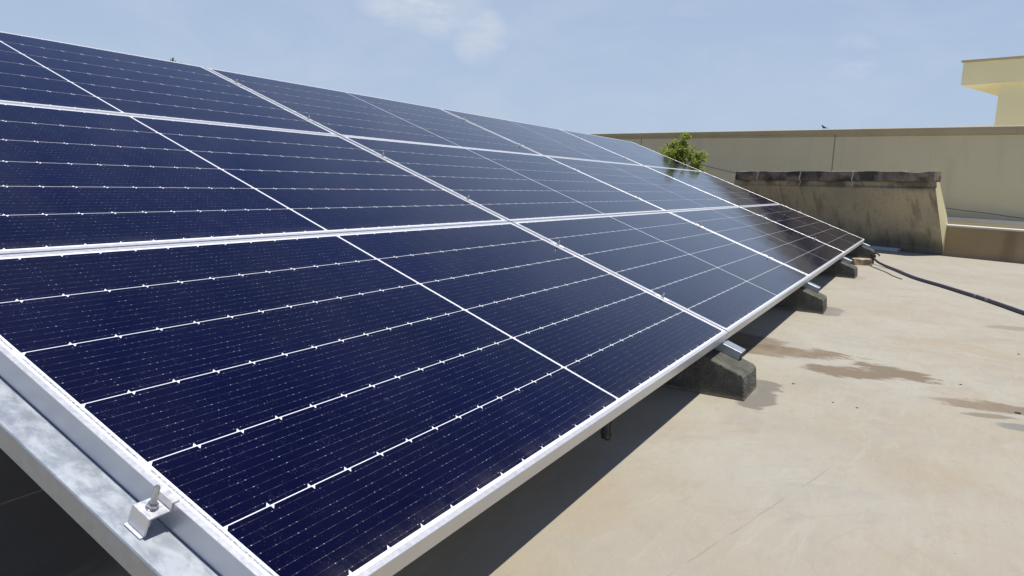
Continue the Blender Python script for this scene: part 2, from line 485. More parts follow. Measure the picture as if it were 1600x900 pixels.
M_HOSE = NT("navy_rubber", rough=0.45, base=(0.030, 0.030, 0.050), spec=0.5).m
M_BLACK = NT("black_plastic", rough=0.5, base=(0.012, 0.012, 0.013)).m
M_WIRE = NT("grey_cable", rough=0.7, base=(0.09, 0.08, 0.065)).m
M_TAPE = NT("pale_tape", rough=0.6, base=(0.16, 0.15, 0.15)).m
mt = NT("broken_brick", rough=0.95)
mt.color(mt.mix(mt.ramp(mt.noise(20, 5), 0.35, 0.65), (0.42, 0.34, 0.22), (0.22, 0.16, 0.09)))
M_BRICK = mt.m
mt = NT("dark_stone", rough=0.9)
mt.color(mt.mix(mt.noise(60, 4), (0.05, 0.045, 0.04), (0.16, 0.14, 0.11)))
M_STONE = mt.m
mt = NT("leaf", rough=0.55, spec=0.3)
oi = mt.n.new("ShaderNodeNewGeometry")
mt.color(mt.mix(oi.outputs["Random Per Island"], (0.20, 0.25, 0.040), (0.42, 0.48, 0.12)))
mt.b.inputs["Subsurface Weight"].default_value = 0.0
tr = mt.n.new("ShaderNodeBsdfTranslucent")
tr.inputs["Color"].default_value = (0.40, 0.48, 0.08, 1)
ms = mt.n.new("ShaderNodeMixShader")
ms.inputs[0].default_value = 0.50
mt.l.new(mt.b.outputs[0], ms.inputs[1])
mt.l.new(tr.outputs[0], ms.inputs[2])
mt.l.new(ms.outputs[0], mt.n["Material Output"].inputs[0])
M_LEAF = mt.m
M_DLEAF = NT("dark_leaf", rough=0.7, base=(0.05, 0.055, 0.03)).m
M_BARK = NT("bark", rough=0.9, base=(0.10, 0.075, 0.045)).m
M_BIRD = NT("dark_feathers", rough=0.8, base=(0.035, 0.033, 0.036)).m


# ------------------------------------------------------------------ object helpers
def link(name, bm, mats, parent=None, smooth=False, matrix=None, bevel=0.0, bevseg=2):
    me = bpy.data.meshes.new(name)
    bmesh.ops.recalc_face_normals(bm, faces=bm.faces[:])
    bm.to_mesh(me)
    bm.free()
    for m in (mats if isinstance(mats, (list, tuple)) else [mats]):
        me.materials.append(m)
    if smooth:
        for p in me.polygons:
            p.use_smooth = True
    o = bpy.data.objects.new(name, me)
    COL.objects.link(o)
    if matrix is not None:
        o.matrix_world = matrix
    if parent is not None:
        o.parent = parent
    if bevel:
        b = o.modifiers.new("bevel", "BEVEL")
        b.width = bevel
        b.segments = bevseg
        b.limit_method = "ANGLE"
        b.angle_limit = R(35)
    return o


def empty(name, matrix):
    o = bpy.data.objects.new(name, None)
    o.empty_display_size = 0.05
    COL.objects.link(o)
    o.matrix_world = matrix
    return o


def tag(o, label, cat, group=None, kind=None):
    o["label"] = label
    o["category"] = cat
    if group:
        o["group"] = group
    if kind:
        o["kind"] = kind
    return o


def structure(o, label=None):
    o["kind"] = "structure"
    if label:
        o["label"] = label
    return o


def copy_thing(src, matrix):
    c = src.copy()
    COL.objects.link(c)
    c.matrix_world = matrix
    for ch in [x for x in bpy.data.objects if x.parent == src]:
        d = ch.copy()
        COL.objects.link(d)
        d.parent = c
        for g in [x for x in bpy.data.objects if x.parent == ch]:
            e = g.copy()
            COL.objects.link(e)
            e.parent = d
    return c


def box(bm, x0, x1, y0, y1, z0, z1, mi=0):
    v = [bm.verts.new(p) for p in ((x0, y0, z0), (x1, y0, z0), (x1, y1, z0), (x0, y1, z0),
                                   (x0, y0, z1), (x1, y0, z1), (x1, y1, z1), (x0, y1, z1))]
    for f in ((0, 3, 2, 1), (4, 5, 6, 7), (0, 1, 5, 4), (1, 2, 6, 5), (2, 3, 7, 6), (3, 0, 4, 7)):
        bm.faces.new([v[i] for i in f]).material_index = mi
    return v


def extrude_profile(bm, pts, axis, a, b, mi=0):
    """closed profile pts (p, q) swept from a to b along axis x or y."""
    def P(t, p, q):
        return (t, p, q) if axis == "x" else (p, t, q)
    A = [bm.verts.new(P(a, *p)) for p in pts]
    B = [bm.verts.new(P(b, *p)) for p in pts]
    n = len(pts)
    for i in range(n):
        bm.faces.new((A[i], A[(i + 1) % n], B[(i + 1) % n], B[i])).material_index = mi
    bm.faces.new(A).material_index = mi
    bm.faces.new(B[::-1]).material_index = mi


def cyl(bm, c, r, h, seg=16, r2=None):
    m = Matrix.Translation((c[0], c[1], c[2] + h / 2))
    bmesh.ops.create_cone(bm, cap_ends=True, segments=seg, radius1=r, radius2=r if r2 is None else r2, depth=h, matrix=m)


def tube(bm, pts, rad, seg=8):
    pts = [Vector(p) for p in pts]
    rings = []
    for i, p in enumerate(pts):
        t = (pts[min(i + 1, len(pts) - 1)] - pts[max(i - 1, 0)]).normalized()
        a = t.cross(Vector((0, 0, 1)))
        if a.length < 1e-3:
            a = t.cross(Vector((1, 0, 0)))
        a.normalize()
        b = t.cross(a).normalized()
        r = rad(i / max(1, len(pts) - 1)) if callable(rad) else rad
        rings.append([bm.verts.new(p + (a * math.cos(k * 2 * math.pi / seg) + b * math.sin(k * 2 * math.pi / seg)) * r) for k in range(seg)])
    for A, B in zip(rings, rings[1:]):
        for k in range(seg):
            bm.faces.new((A[k], A[(k + 1) % seg], B[(k + 1) % seg], B[k]))
    bm.faces.new(rings[0])
    bm.faces.new(rings[-1][::-1])


def smooth_path(pts, n=8):
    pts = [Vector(p) for p in pts]
    out = []
    for i in range(len(pts) - 1):
        p0, p1, p2, p3 = pts[max(i - 1, 0)], pts[i], pts[i + 1], pts[min(i + 2, len(pts) - 1)]
        for k in range(n):
            t = k / n
            out.append(0.5 * ((2 * p1) + (p2 - p0) * t + (2 * p0 - 5 * p1 + 4 * p2 - p3) * t * t + (3 * p1 - p0 - 3 * p2 + p3) * t ** 3))
    out.append(pts[-1])
    return out


# ------------------------------------------------------------------ setting
bm = bmesh.new()
bmesh.ops.create_grid(bm, x_segments=8, y_segments=8, size=900, matrix=Matrix.Translation((0, 0, -7)))
structure(link("ground", bm, M_GROUND), "dry green and brown ground far below the roof")

bm = bmesh.new()
poly = [wp(8.0, -3.6, 0), wp(-22.0, -3.6, 0), Vector((-9, 17, 0)), Vector((-9, -8, 0))]
top = [bm.verts.new(p) for p in poly]
bot = [bm.verts.new(p - Vector((0, 0, 6.9))) for p in poly]
bm.faces.new(top)
bm.faces.new(bot[::-1])
for i in range(4):
    bm.faces.new((top[i], bot[i], bot[(i + 1) % 4], top[(i + 1) % 4]))
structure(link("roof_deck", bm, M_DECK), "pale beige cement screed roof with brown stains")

# tall plain parapet across the gap
WM = Matrix((( -WD.x, WN.x, 0, WA.x), (-WD.y, WN.y, 0, WA.y), (0, 0, 1, 0), (0, 0, 0, 1)))   # local x = s, y = o, z
# (rows of WM give world x, y, z of local s, o, z)
tall = empty("boundary_wall", WM @ Matrix.Translation((-3, -3, 0)))
tag(tall, "tall khaki plastered boundary wall with moulded cornice behind the low wall", "wall")
Li = tall.matrix_world.inverted() @ WM
xs = [-24.0, -8.137, -3.262, 9.0]
bm = bmesh.new()
for a, b in zip(xs, xs[1:]):
    box(bm, a + 0.012, b - 0.012, -3.30, -3.0, 0.47, 1.858)
o = link("wall_panel", bm, M_TALL, tall); o.matrix_local = Li
bm = bmesh.new()
for a, b in zip(xs, xs[1:]):
    extrude_profile(bm, [(-3.34, 1.86), (-2.985, 1.86), (-2.985, 1.885), (-2.955, 1.915), (-2.945, 1.93), (-2.945, 1.990),
                         (-2.965, 2.003), (-3.34, 2.003)], "x", a + 0.008, b - 0.008)
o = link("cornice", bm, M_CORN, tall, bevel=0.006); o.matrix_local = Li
for s in xs[1:3]:
    bm = bmesh.new()
    box(bm, s - 0.011, s + 0.011, -3.28, -3.012, 0.47, 1.995)
    o = link("expansion_joint", bm, M_JOINT, tall); o.matrix_local = Li
bm = bmesh.new()
box(bm, -24, 9, -3.34, -2.80, 0.0, 0.40)
o = link("plinth", bm, M_TALL, tall); o.matrix_local = Li
bm = bmesh.new()
box(bm, -24, 9, -3.34, -2.78, 0.401, 0.468)
o = link("plinth_ledge", bm, M_CAP, tall, bevel=0.004); o.matrix_local = Li

# low wall of this roof
low = empty("low_wall", WM)
tag(low, "low brown weathered wall with a thin pale cap at the roof edge", "wall")
bm = bmesh.new()
box(bm, -22, 8, -0.30, 0.0, -0.01, 0.405)
# rounded mortar fillet at the foot
extrude_profile(bm, [(0.0, -0.005), (0.07, -0.005), (0.035, 0.012), (0.012, 0.035), (0.0, 0.07)], "x", 0.02, 8)
link("wall_body", bm, M_LOW, low)
bm = bmesh.new()
box(bm, -22, 8, -0.31, 0.010, 0.406, 0.430)
link("cap", bm, M_CAP, low, bevel=0.004)

# leaning stained concrete slab in front of it
slab = empty("leaning_parapet", WM)
tag(slab, "stained concrete parapet slab leaning over the roof with dark mossy coping", "parapet")
S0, S1 = 0.03, -3.08


def jag(i, n, amp):
    return amp * noise.noise(Vector((i * 0.37, 3.1, 0.7)))


bm = bmesh.new()
prof = [(0.0, 0.0), (0.03, 0.10), (0.53, 0.91), (0.505, 0.93), (0.528, 1.000), (0.42, 1.000), (0.40, 0.96), (0.05, 0.56), (-0.02, 0.45), (-0.02, 0.0)]
nseg = 36
rings = []
for i in range(nseg + 1):
    t = i / nseg
    s = S0 + (S1 - S0) * t
    dz = -0.075 * t
    rings.append([bm.verts.new((s, p[0] + (jag(i + 40 * j, 0, 0.012) if 0 < j < 5 else 0), p[1] + dz * min(1, p[1]))) for j, p in enumerate(prof)])
for A, B in zip(rings, rings[1:]):
    for k in range(len(prof)):
        bm.faces.new((A[k], A[(k + 1) % len(prof)], B[(k + 1) % len(prof)], B[k]))
bm.faces.new(rings[0]).material_index = 1
bm.faces.new(rings[-1][::-1]).material_index = 1
link("slab", bm, [M_SLAB, M_SLABEND], slab)
# coping stones, each a little broken
cuts = [0.025, -1.09, -1.90, -2.62, -3.03]
bm = bmesh.new()
for ci, (a, b) in enumerate(zip(cuts, cuts[1:])):
    n = 10
    rr = []
    for i in range(n + 1):
        t = i / n
        s = a - 0.010 + (b - a + 0.018) * t
        dz = -0.075 * (S0 - s) / (S0 - S1)
        w = 0.010 * noise.noise(Vector((s * 4, ci, 0)))
        nick = -0.018 if (ci == 0 and i in (2, 3)) else 0
        rr.append([bm.verts.new(q) for q in ((s, 0.36, 1.002 + dz), (s, 0.580 + w, 1.002 + dz), (s, 0.592 + w, 1.030 + dz + w),
                                             (s, 0.580 + w, 1.140 + dz + w * 0.8 + nick), (s, 0.42, 1.150 + dz + w * 0.6 + nick), (s, 0.36, 1.130 + dz))])
    for A, B in zip(rr, rr[1:]):
        for k in range(6):
            bm.faces.new((A[k], A[(k + 1) % 6], B[(k + 1) % 6], B[k]))
    bm.faces.new(rr[0])
    bm.faces.new(rr[-1][::-1])
link("coping", bm, M_COPING, slab, bevel=0.005)
for s in cuts[1:4]:
    dz = -0.075 * (S0 - s) / (S0 - S1)
    bm = bmesh.new()
    pr = [(0.40, 1.132), (0.583, 1.137), (0.596, 1.03), (0.587, 1.001), (0.534, 0.9995), (0.515, 0.93), (0.530, 0.905), (0.50, 0.90), (0.49, 1.02), (0.40, 1.03)]
    A = []
    B = []
    for p, z in pr:
        lean = max(0.0, 1.00 - z) * 0.55 - (0.012 if z > 1.1 else 0)
        w = 0.006 + 0.003 * noise.noise(Vector((s * 5, p * 30, z * 30)))
        A.append(bm.verts.new((s - w - lean, p, z + dz)))
        B.append(bm.verts.new((s + w - lean, p, z + dz)))
    for k in range(len(pr)):
        k2 = (k + 1) % len(pr)
        bm.faces.new((A[k], A[k2], B[k2], B[k]))
    bm.faces.new(A)
    bm.faces.new(B[::-1])
    link("mortar_joint", bm, M_CAP, slab)

bm = bmesh.new()
box(bm, -24, 12, -16.0, -3.62, -6.9, 0.30)  # unseen bright roof block, added to bounce light up onto the tower
o = link("bounce_roof", bm, M_CAP); o.matrix_world = WM
structure(o, "unseen pale roof added beyond the tall wall to bounce light onto the tower")

# stair head tower of the next building
tower = empty("stair_tower", WM @ Matrix.Translation((-2.9, -10, 0)))
tag(tower, "cream flat roofed stair tower with wide eaves beyond the tall wall", "building")
Li = tower.matrix_world.inverted() @ WM
bm = bmesh.new()
box(bm, -2.87, 6, -14.0, -10.12, -6.9, 3.60)
o = link("wall", bm, M_TOWER, tower); o.matrix_local = Li
bm = bmesh.new()
box(bm, -3.72, 7, -14.9, -10.0, 3.600, 4.17)
o = link("roof_slab", bm, M_TOWER, tower, bevel=0.01); o.matrix_local = Li
bm = bmesh.new()
box(bm, -3.76, 7.05, -14.95, -9.96, 4.172, 4.222)
o = link("roof_trim", bm, M_CORN, tower, bevel=0.008); o.matrix_local = Li


# ------------------------------------------------------------------ solar panel
def frame_mesh():
    bm = bmesh.new()
    prof = [(0.0, -0.0007), (0.0007, 0.0), (0.0114, 0.0), (0.0120, -0.0006), (0.0120, -0.0026), (0.0020, -0.0026),
            (0.0020, -FD + 0.002), (0.024, -FD + 0.002), (0.024, -FD), (0.0, -FD)]
    corners = [((0, 0), (1, 1)), ((LEN, 0), (-1, 1)), ((LEN, HGT), (-1, -1)), ((0, HGT), (1, -1))]
    rings = [[bm.verts.new((c[0] + d[0] * p[0], c[1] + d[1] * p[0], p[1])) for p in prof] for c, d in corners]
    n = len(prof)
    for i in range(4):
        A, B = rings[i], rings[(i + 1) % 4]
        for k in range(n):
            bm.faces.new((A[k], A[(k + 1) % n], B[(k + 1) % n], B[k]))
    return bm


CP = 0.0924           # half cell pitch along the panel
CV = 0.1833           # cell pitch up the panel
U0 = 0.0265
V0 = 0.0190
MIDGAP = 0.0100


def sheet_mesh():
    bm = bmesh.new()
    uvl = bm.loops.layers.uv.new("UVMap")
    i = 0.0115
    z = -0.0009
    v = box(bm, i, LEN - i, i, HGT - i, z - 0.005, z, 0)
    zc = z + 0.00025
    ch = 0.0075
    for half in range(2):
        for k in range(13):
            u = U0 + half * (13 * CP + MIDGAP) + k * CP
            for r in range(6):
                vv = V0 + r * CV
                x0, x1 = u, u + CP
                y0, y1 = vv + 0.0011, vv + CV - 0.0011
                pts = [(x0, y0), (x1 - ch, y0), (x1, y0 + ch * 1.05), (x1, y1), (x0 + ch, y1), (x0, y1 - ch * 1.05)]
                vs = [bm.verts.new((p[0], p[1], zc)) for p in pts]
                f = bm.faces.new(vs)
                f.material_index = 1
                for lp, p in zip(f.loops, pts):
                    lp[uvl].uv = (p[0] - u, p[1] - vv)
    # end ribbons: one strip for each pair of cell rows, at both short ends
    for ua, ub in ((0.0175, 0.0215), (LEN - 0.0215, LEN - 0.0175)):
        for r in range(3):
            y0, y1 = V0 + (2 * r) * CV + 0.016, V0 + (2 * r + 2) * CV - 0.016
            n = 16
            for k in range(n):
                ya = y0 + (y1 - y0) * k / n
                yb = y0 + (y1 - y0) * (k + 0.97) / n
                vs = [bm.verts.new(p) for p in ((ua, ya, zc), (ub, ya, zc), (ub, yb, zc), (ua, yb, zc))]
                bm.faces.new(vs).material_index = 2
    return bm


def link_keep(name, bm, mats, parent):
    """link without recalculating normals (open sheets must keep facing up)."""
    me = bpy.data.meshes.new(name)
    bm.to_mesh(me)
    bm.free()
    for m in mats:
        me.materials.append(m)
    o = bpy.data.objects.new(name, me)
    COL.objects.link(o)
    o.parent = parent
    return o


proto = empty("solar_panel", TILT)
link("frame", frame_mesh(), M_FRAME, proto)
link_keep("cell_sheet", sheet_mesh(), [M_BACK, M_CELL, M_RIBBON], proto)
bm = bmesh.new()
for dx in (0.0,):
    box(bm, LEN / 2 + dx - 0.045, LEN / 2 + dx + 0.045, HGT / 2 - 0.03, HGT / 2 + 0.03, -0.022, -0.0065)
link("junction_box", bm, M_BLACK, proto, bevel=0.003)
rows = ("bottom", "middle", "top")
cols = ("nearest the camera", "second from the camera", "third from the camera", "farthest from the camera")
PG = "solar panels in a tilted array of three rows by four"
for r in range(3):
    for k in range(4):
        # tiny mounting differences from panel to panel
        j = random.Random(r * 7 + k)
        du = 0 if (r, k) == (0, 0) else j.uniform(-0.0012, 0.0012)
        tip = Matrix.Rotation(j.uniform(-0.0009, 0.0009), 4, "X") @ Matrix.Rotation(j.uniform(-0.0006, 0.0006), 4, "Y")
        M = TILT @ Matrix.Translation((k * PITCH_U + du, ROW_V[r], 0)) @ tip
        if (r, k) == (0, 0):
            p = proto
            p.matrix_world = M
        else:
            p = copy_thing(proto, M)
        tag(p, f"dark blue solar panel in the {rows[r]} row, {cols[k]}", "solar panel", PG)

# ------------------------------------------------------------------ rails, posts, footings
RAIL_TOP = -FD - 0.001


def rail_bm(v0, v1):
    bm = bmesh.new()
    w, d, t, lip = 0.040, RAIL_D, 0.0025, 0.012
    zt = RAIL_TOP
    prof = [(-w, zt - 0.002), (-w + 0.002, zt), (w - 0.002, zt), (w, zt - 0.002), (w, zt - d), (w - lip, zt - d), (w - lip, zt - d + t),
            (w - t, zt - d + t), (w - t, zt - t), (-w + t, zt - t), (-w + t, zt - d + t), (-w + lip, zt - d + t), (-w + lip, zt - d), (-w, zt - d)]
    extrude_profile(bm, prof, "y", v0, v1)
    return bm


rail_u = [-0.026] + [k * PITCH_U - 0.008 for k in (1, 2, 3)] + [4 * PITCH_U + 0.004]
rail_lab = ["wide galvanised rail running up the near left edge of the panels",
            "galvanised rail end on the nearest concrete footing",
            "galvanised rail end on the second concrete footing",
            "galvanised rail end on the third concrete footing",
            "galvanised rail under the far edge of the panels"]
RG = "galvanised rails carrying the solar panels"
for k, u in enumerate(rail_u):
    e = empty("support_rail", TILT @ Matrix.Translation((u, 0, 0)))
    tag(e, rail_lab[k], "rail", RG)
    link("channel", rail_bm(-0.090, 3.52), M_GALV, e)
    # rear post with a base plate, standing on the deck
    inv = e.matrix_world.inverted()
    base = e.matrix_world @ Vector((0, 3.25, RAIL_TOP - RAIL_D))
    bm = bmesh.new()
    box(bm, -0.02, 0.02, -0.02, 0.02, 0.006, base.z + 0.006)
    box(bm, -0.07, 0.07, -0.07, 0.07, 0.0, 0.006)
    link("post", bm, M_GALV, e).matrix_local = inv @ Matrix.Translation((base.x, base.y, 0.0))

FG = "cast concrete footings under the front of the panels"
f_lab = ["dark concrete footing hidden under the near corner of the panels",
         "largest concrete footing, nearest, with a ragged cement patch beside it",
         "second concrete footing along the front edge of the panels",
         "third concrete footing, just this side of the tan brick",
         "farthest concrete footing, at the black pipe end under the last panel corner"]


def footing_bm():
    bm = bmesh.new()
    # profile in (y, z): upright nose, top sloping up with the rail, then level
    prof = [(-0.128, 0.0), (-0.120, 0.090), (-0.106, 0.1020), (0.050, 0.1570), (0.090, 0.1640), (0.420, 0.1640), (0.430, 0.0)]
    n = 5
    hw = 0.125
    rr = []
    for i in range(n + 1):
        x = -hw + 2 * hw * i / n
        rr.append([bm.verts.new((x * (1.0 - 0.10 * (z / 0.16)), y + 0.002 * noise.noise(Vector((x * 20, y * 9, z * 30))),
                                 z + (0.0015 * noise.noise(Vector((x * 30, y * 20, 1))) if z > 0 else 0))) for y, z in prof])
    for A, B in zip(rr, rr[1:]):
        for k in range(len(prof)):
            bm.faces.new((A[k], A[(k + 1) % len(prof)], B[(k + 1) % len(prof)], B[k]))
    bm.faces.new(rr[0])
    bm.faces.new(rr[-1][::-1])
    return bm


foot0 = link("concrete_footing", footing_bm(), M_FOOT, bevel=0.006, bevseg=2)
fx = [-0.10, 2.385, 4.865, 7.345, 9.93]
for k, x in enumerate(fx[1:], 1):
    f = foot0 if k == 1 else foot0.copy()
    if k > 1:
        COL.objects.link(f)
    f.matrix_world = Matrix.Translation((x, 0.0, 0.0)) @ Matrix.Rotation(R([0, 0, 1.2, -1.5, 1.0][k]), 4, "Z")
    tag(f, f_lab[k], "footing", FG)


# ------------------------------------------------------------------ clamps
def threaded_bolt(bm, x, y, z0, h, r):
    n = int(h / 0.0015)
    seg = 14
    prev = None
    for i in range(n + 1):
        z = z0 + h * i / n
        rr = r * (1.0 if i % 2 else 0.86)
        if i == n:
            rr = r * 0.7
        ring = [bm.verts.new((x + rr * math.cos(a * 2 * math.pi / seg), y + rr * math.sin(a * 2 * math.pi / seg), z)) for a in range(seg)]
        if prev:
            for k in range(seg):
                bm.faces.new((prev[k], prev[(k + 1) % seg], ring[(k + 1) % seg], ring[k]))
        else:
            bm.faces.new(ring[::-1])
        prev = ring
    bm.faces.new(prev)


def nut(bm, x, y, z0, r, h):
    cyl(bm, (x, y, z0), r, h, 6)


# end clamp (local: u towards panel = +x, along the edge = +y, 0 = top of frame outer edge)
def end_clamp(matrix, label, group, first=None):
    e = empty("end_clamp", matrix)
    t = 0.003
    hw = 0.020
    zt = -0.013
    prof = [(-0.0475, RAIL_TOP + 0.0005), (-0.0475, RAIL_TOP + t), (-0.0415, RAIL_TOP + t), (-0.0400, zt), (-0.0380, zt + 0.0015), (-0.0050, zt + 0.0015),
            (-0.0035, zt + 0.004), (-0.0035, 0.0040), (0.0100, 0.0040), (0.0100, 0.0006), (-0.0006, 0.0006), (-0.0006, zt - t + 0.001),
            (-0.0365, zt - t + 0.001), (-0.0375, RAIL_TOP + 0.0005)]
    bm = bmesh.new()
    extrude_profile(bm, prof, "y", -hw, hw)
    link("clamp_body", bm, M_CLAMP, e, bevel=0.0006)
    bm = bmesh.new()
    threaded_bolt(bm, -0.0205, 0, RAIL_TOP, 0.074, 0.0050)
    bo = link("bolt", bm, M_BOLT, e)
    bm = bmesh.new()
    cyl(bm, (-0.0205, 0, zt + 0.0016), 0.0098, 0.0014, 20)
    nut(bm, -0.0205, 0, zt + 0.0031, 0.0088, 0.0062)
    link("nut", bm, M_BOLT, bo, bevel=0.0006)
    tag(e, label, "clamp", group)
    return e


CG = "aluminium clamps holding the solar panels"
end_clamp(TILT @ Matrix.Translation((0, 0.303, 0)), "large end clamp with a tall threaded bolt on the wide near rail", CG)

# mid clamp (across a gap), made once then copied
mid = empty("mid_clamp", Matrix.Identity(4))
bm = bmesh.new()
extrude_profile(bm, [(-0.019, 0.0004), (-0.019, 0.0034), (-0.0075, 0.0034), (-0.0060, 0.0012), (0.0060, 0.0012), (0.0075, 0.0034), (0.019, 0.0034),
                     (0.019, 0.0004), (0.0072, 0.0004), (0.0066, -0.020), (-0.0066, -0.020), (-0.0072, 0.0004)], "y", -0.032, 0.032)
link("clamp_plate", bm, M_CLAMP, mid, bevel=0.0005)
bm = bmesh.new()
threaded_bolt(bm, 0, 0, 0.0012, 0.024, 0.0040)
b_o = link("bolt", bm, M_BOLT, mid)
bm = bmesh.new()
nut(bm, 0, 0, 0.0014, 0.0078, 0.0060)
link("nut", bm, M_BOLT, b_o)
clamp_v = (0.318, 0.868, 1.405, 1.975, 2.530, 3.130)
seam_names = ("the first seam, nearest the camera", "the second seam between panels", "the third seam, farthest away")
ordn = ("lowest", "second lowest", "third lowest", "third highest", "second highest", "highest")
first = True
for si in range(3):
    for vi, v in enumerate(clamp_v):
        M = TILT @ Matrix.Translation(((si + 1) * PITCH_U - 0.008, v, 0))
        if first:
            mcl = mid
            mcl.matrix_world = M
            first = False
        else:
            mcl = copy_thing(mid, M)
        tag(mcl, f"small {ordn[vi]} clamp with bolt on {seam_names[si]}", "clamp", CG)
for vi in (1,):
    M = TILT @ Matrix.Translation((3 * PITCH_U + LEN, clamp_v[vi], 0)) @ Matrix.Rotation(math.pi, 4, "Z")
    end_clamp(M, "small end clamp on the far right edge of the last panel", CG)

# ------------------------------------------------------------------ small things on the deck
HZ = 0.015
hp = [(9.02, -0.17, 0.075), (8.93, -0.23, 0.035), (8.72, -0.33, HZ), (8.35, -0.44, HZ), (7.69, -0.63, HZ), (7.19, -0.85, HZ), (6.75, -1.03, HZ), (6.48, -1.14, HZ),
      (6.11, -1.27, HZ), (5.84, -1.36, HZ), (5.40, -1.53, HZ), (4.7, -1.86, HZ), (3.9, -2.3, HZ)]
hose = empty("water_pipe", Matrix.Translation((9.0, -0.17, 0)))
tag(hose, "long dark rubber water pipe lying across the roof", "pipe")
inv = hose.matrix_world.inverted()
bm = bmesh.new()
tube(bm, smooth_path(hp, 8), lambda t: 0.0120 + 0.0030 * min(1, t * 3), 14)
link("pipe", bm, M_HOSE, hose, smooth=True).matrix_local = inv
for q0, q1 in (((6.60, -1.092), (6.56, -1.108)), ((6.42, -1.163), (6.37, -1.18))):
    bm = bmesh.new()
    tube(bm, [(q0[0], q0[1], HZ), ((q0[0] + q1[0]) / 2, (q0[1] + q1[1]) / 2, HZ + .002), (q1[0], q1[1], HZ)], 0.0170, 14)
    link("tape_band", bm, M_TAPE, hose).matrix_local = inv
bm = bmesh.new()
tube(bm, [(9.05, -0.155, 0.0), (9.05, -0.155, 0.06), (9.04, -0.16, 0.085), (9.0, -0.175, 0.095)], 0.026, 12)
box(bm, 9.018, 9.08, -0.172, -0.138, 0.085, 0.118)
tube(bm, [(9.05, -0.155, 0.118), (9.03, -0.185, 0.128), (9.01, -0.22, 0.122), (9.01, -0.235, 0.10)], 0.009, 8)
link("valve", bm, M_BLACK, hose, bevel=0.002).matrix_local = inv

bm = bmesh.new()
wp2 = [(8.98, -0.10, 0.004), (8.6, -0.20, 0.004), (8.1, -0.36, 0.004), (7.8, -0.43, 0.004), (7.55, -0.52, 0.004)]
tube(bm, smooth_path(wp2, 6), 0.005, 6)
tag(link("thin_wire", bm, M_WIRE), "thin dark wire lying on the roof beside the pipe end", "wire")

bm = bmesh.new()
pts = []
for ix in range(7):
    for q in ((-1, -1), (1, -1), (1, 1), (-1, 1)):
        pass
box(bm, -0.10, 0.10, -0.055, 0.055, 0, 0.062)
bmesh.ops.subdivide_edges(bm, edges=bm.edges[:], cuts=4, use_grid_fill=True)
for v in bm.verts:
    k = noise.noise_vector(v.co * 22)
    v.co += Vector((k.x, k.y, k.z if v.co.z > 0.02 else 0)) * 0.010
br = link("broken_brick", bm, M_BRICK, smooth=False, bevel=0.004)
br.matrix_world = Matrix.Translation((8.80, -0.06, 0.0)) @ Matrix.Rotation(R(-62), 4, "Z") @ Matrix.Diagonal((1.05, 1.2, 1.15, 1))
tag(br, "tan broken brick between the last two concrete footings", "brick")

# galvanised channel offcut at the foot of the slab
bm = bmesh.new()
extrude_profile(bm, [(0.05, 0.0), (0.15, 0.0), (0.15, 0.045), (0.147, 0.045), (0.147, 0.003), (0.053, 0.003), (0.053, 0.045), (0.05, 0.045)], "x", -1.45, -0.52)
ch = link("steel_channel", bm, M_GALV)
ch.matrix_world = WM
tag(ch, "blue grey steel channel lying at the foot of the leaning slab", "channel")

# connector hanging below the front frame
cn = empty("cable_connector", Matrix.Translation((1.235, 0.055, 0.165)))
tag(cn, "black cable connector dangling under the front edge of the nearest bottom panel", "connector")
inv = cn.matrix_world.inverted()
for dx, ln in ((0.0, 0.0), (0.026, 0.012)):
    bm = bmesh.new()
    tube(bm, smooth_path([(1.235 + dx, 0.075, 0.205), (1.238 + dx, 0.062, 0.180), (1.236 + dx, 0.056, 0.160)], 4), 0.0032, 8)
    link("cable", bm, M_BLACK, cn).matrix_local = inv
    bm = bmesh.new()
    tube(bm, [(1.236 + dx, 0.056, 0.162 - ln), (1.235 + dx, 0.055, 0.148 - ln), (1.235 + dx, 0.055, 0.146 - ln), (1.234 + dx, 0.053, 0.128 - ln),
              (1.234 + dx, 0.053, 0.126 - ln), (1.233 + dx, 0.052, 0.112 - ln)], lambda t: 0.0125 if (t < 0.3 or 0.55 < t < 0.9) else 0.0095, 10)
    link("plug", bm, M_BLACK, cn).matrix_local = inv

lead = link("panel_lead", (lambda b: (tube(b, smooth_path([(1.30, 0.09, 0.19), (1.55, 0.22, 0.15), (1.95, 0.30, 0.10), (2.25, 0.42, 0.12), (2.45, 0.5, 0.26)], 8), 0.0035, 8), b)[1])(bmesh.new()), M_BLACK)
tag(lead, "thin black lead sagging in the shade below the nearest bottom panel", "cable")

# pebbles and chips
peb = [(2.67, -0.25, 0.012, "dark chip near the brown stain, closest to the nearest footing"),
       (2.47, -0.43, 0.008, "tiny dark stone in front of the large brown stain"),
       (2.45, -0.52, 0.009, "tiny dark stone to the right of another in the open floor"),
       (2.78, -1.075, 0.020, "dark stone chip at the right end of the second stain"),
       (3.15, -0.89, 0.012, "small dark chip beyond the ragged stain at the right"),
       (4.13, -1.19, 0.013, "dark pebble alone near the right side below the pipe")]
for x, y, r, lab in peb:
    bm = bmesh.new()
    r *= 0.55
    bmesh.ops.create_icosphere(bm, subdivisions=2, radius=r)
    for v in bm.verts:
        v.co *= 1 + 0.25 * noise.noise(v.co * (1.1 / r) + Vector((x * 9, y * 7, 0)))
        v.co.z *= 0.38
    o = link("pebble", bm, M_STONE)
    o.location = (x, y, r * 0.22)
    o.rotation_euler = (0, 0, x * 9)
    tag(o, lab, "pebble", "loose stone chips on the roof")

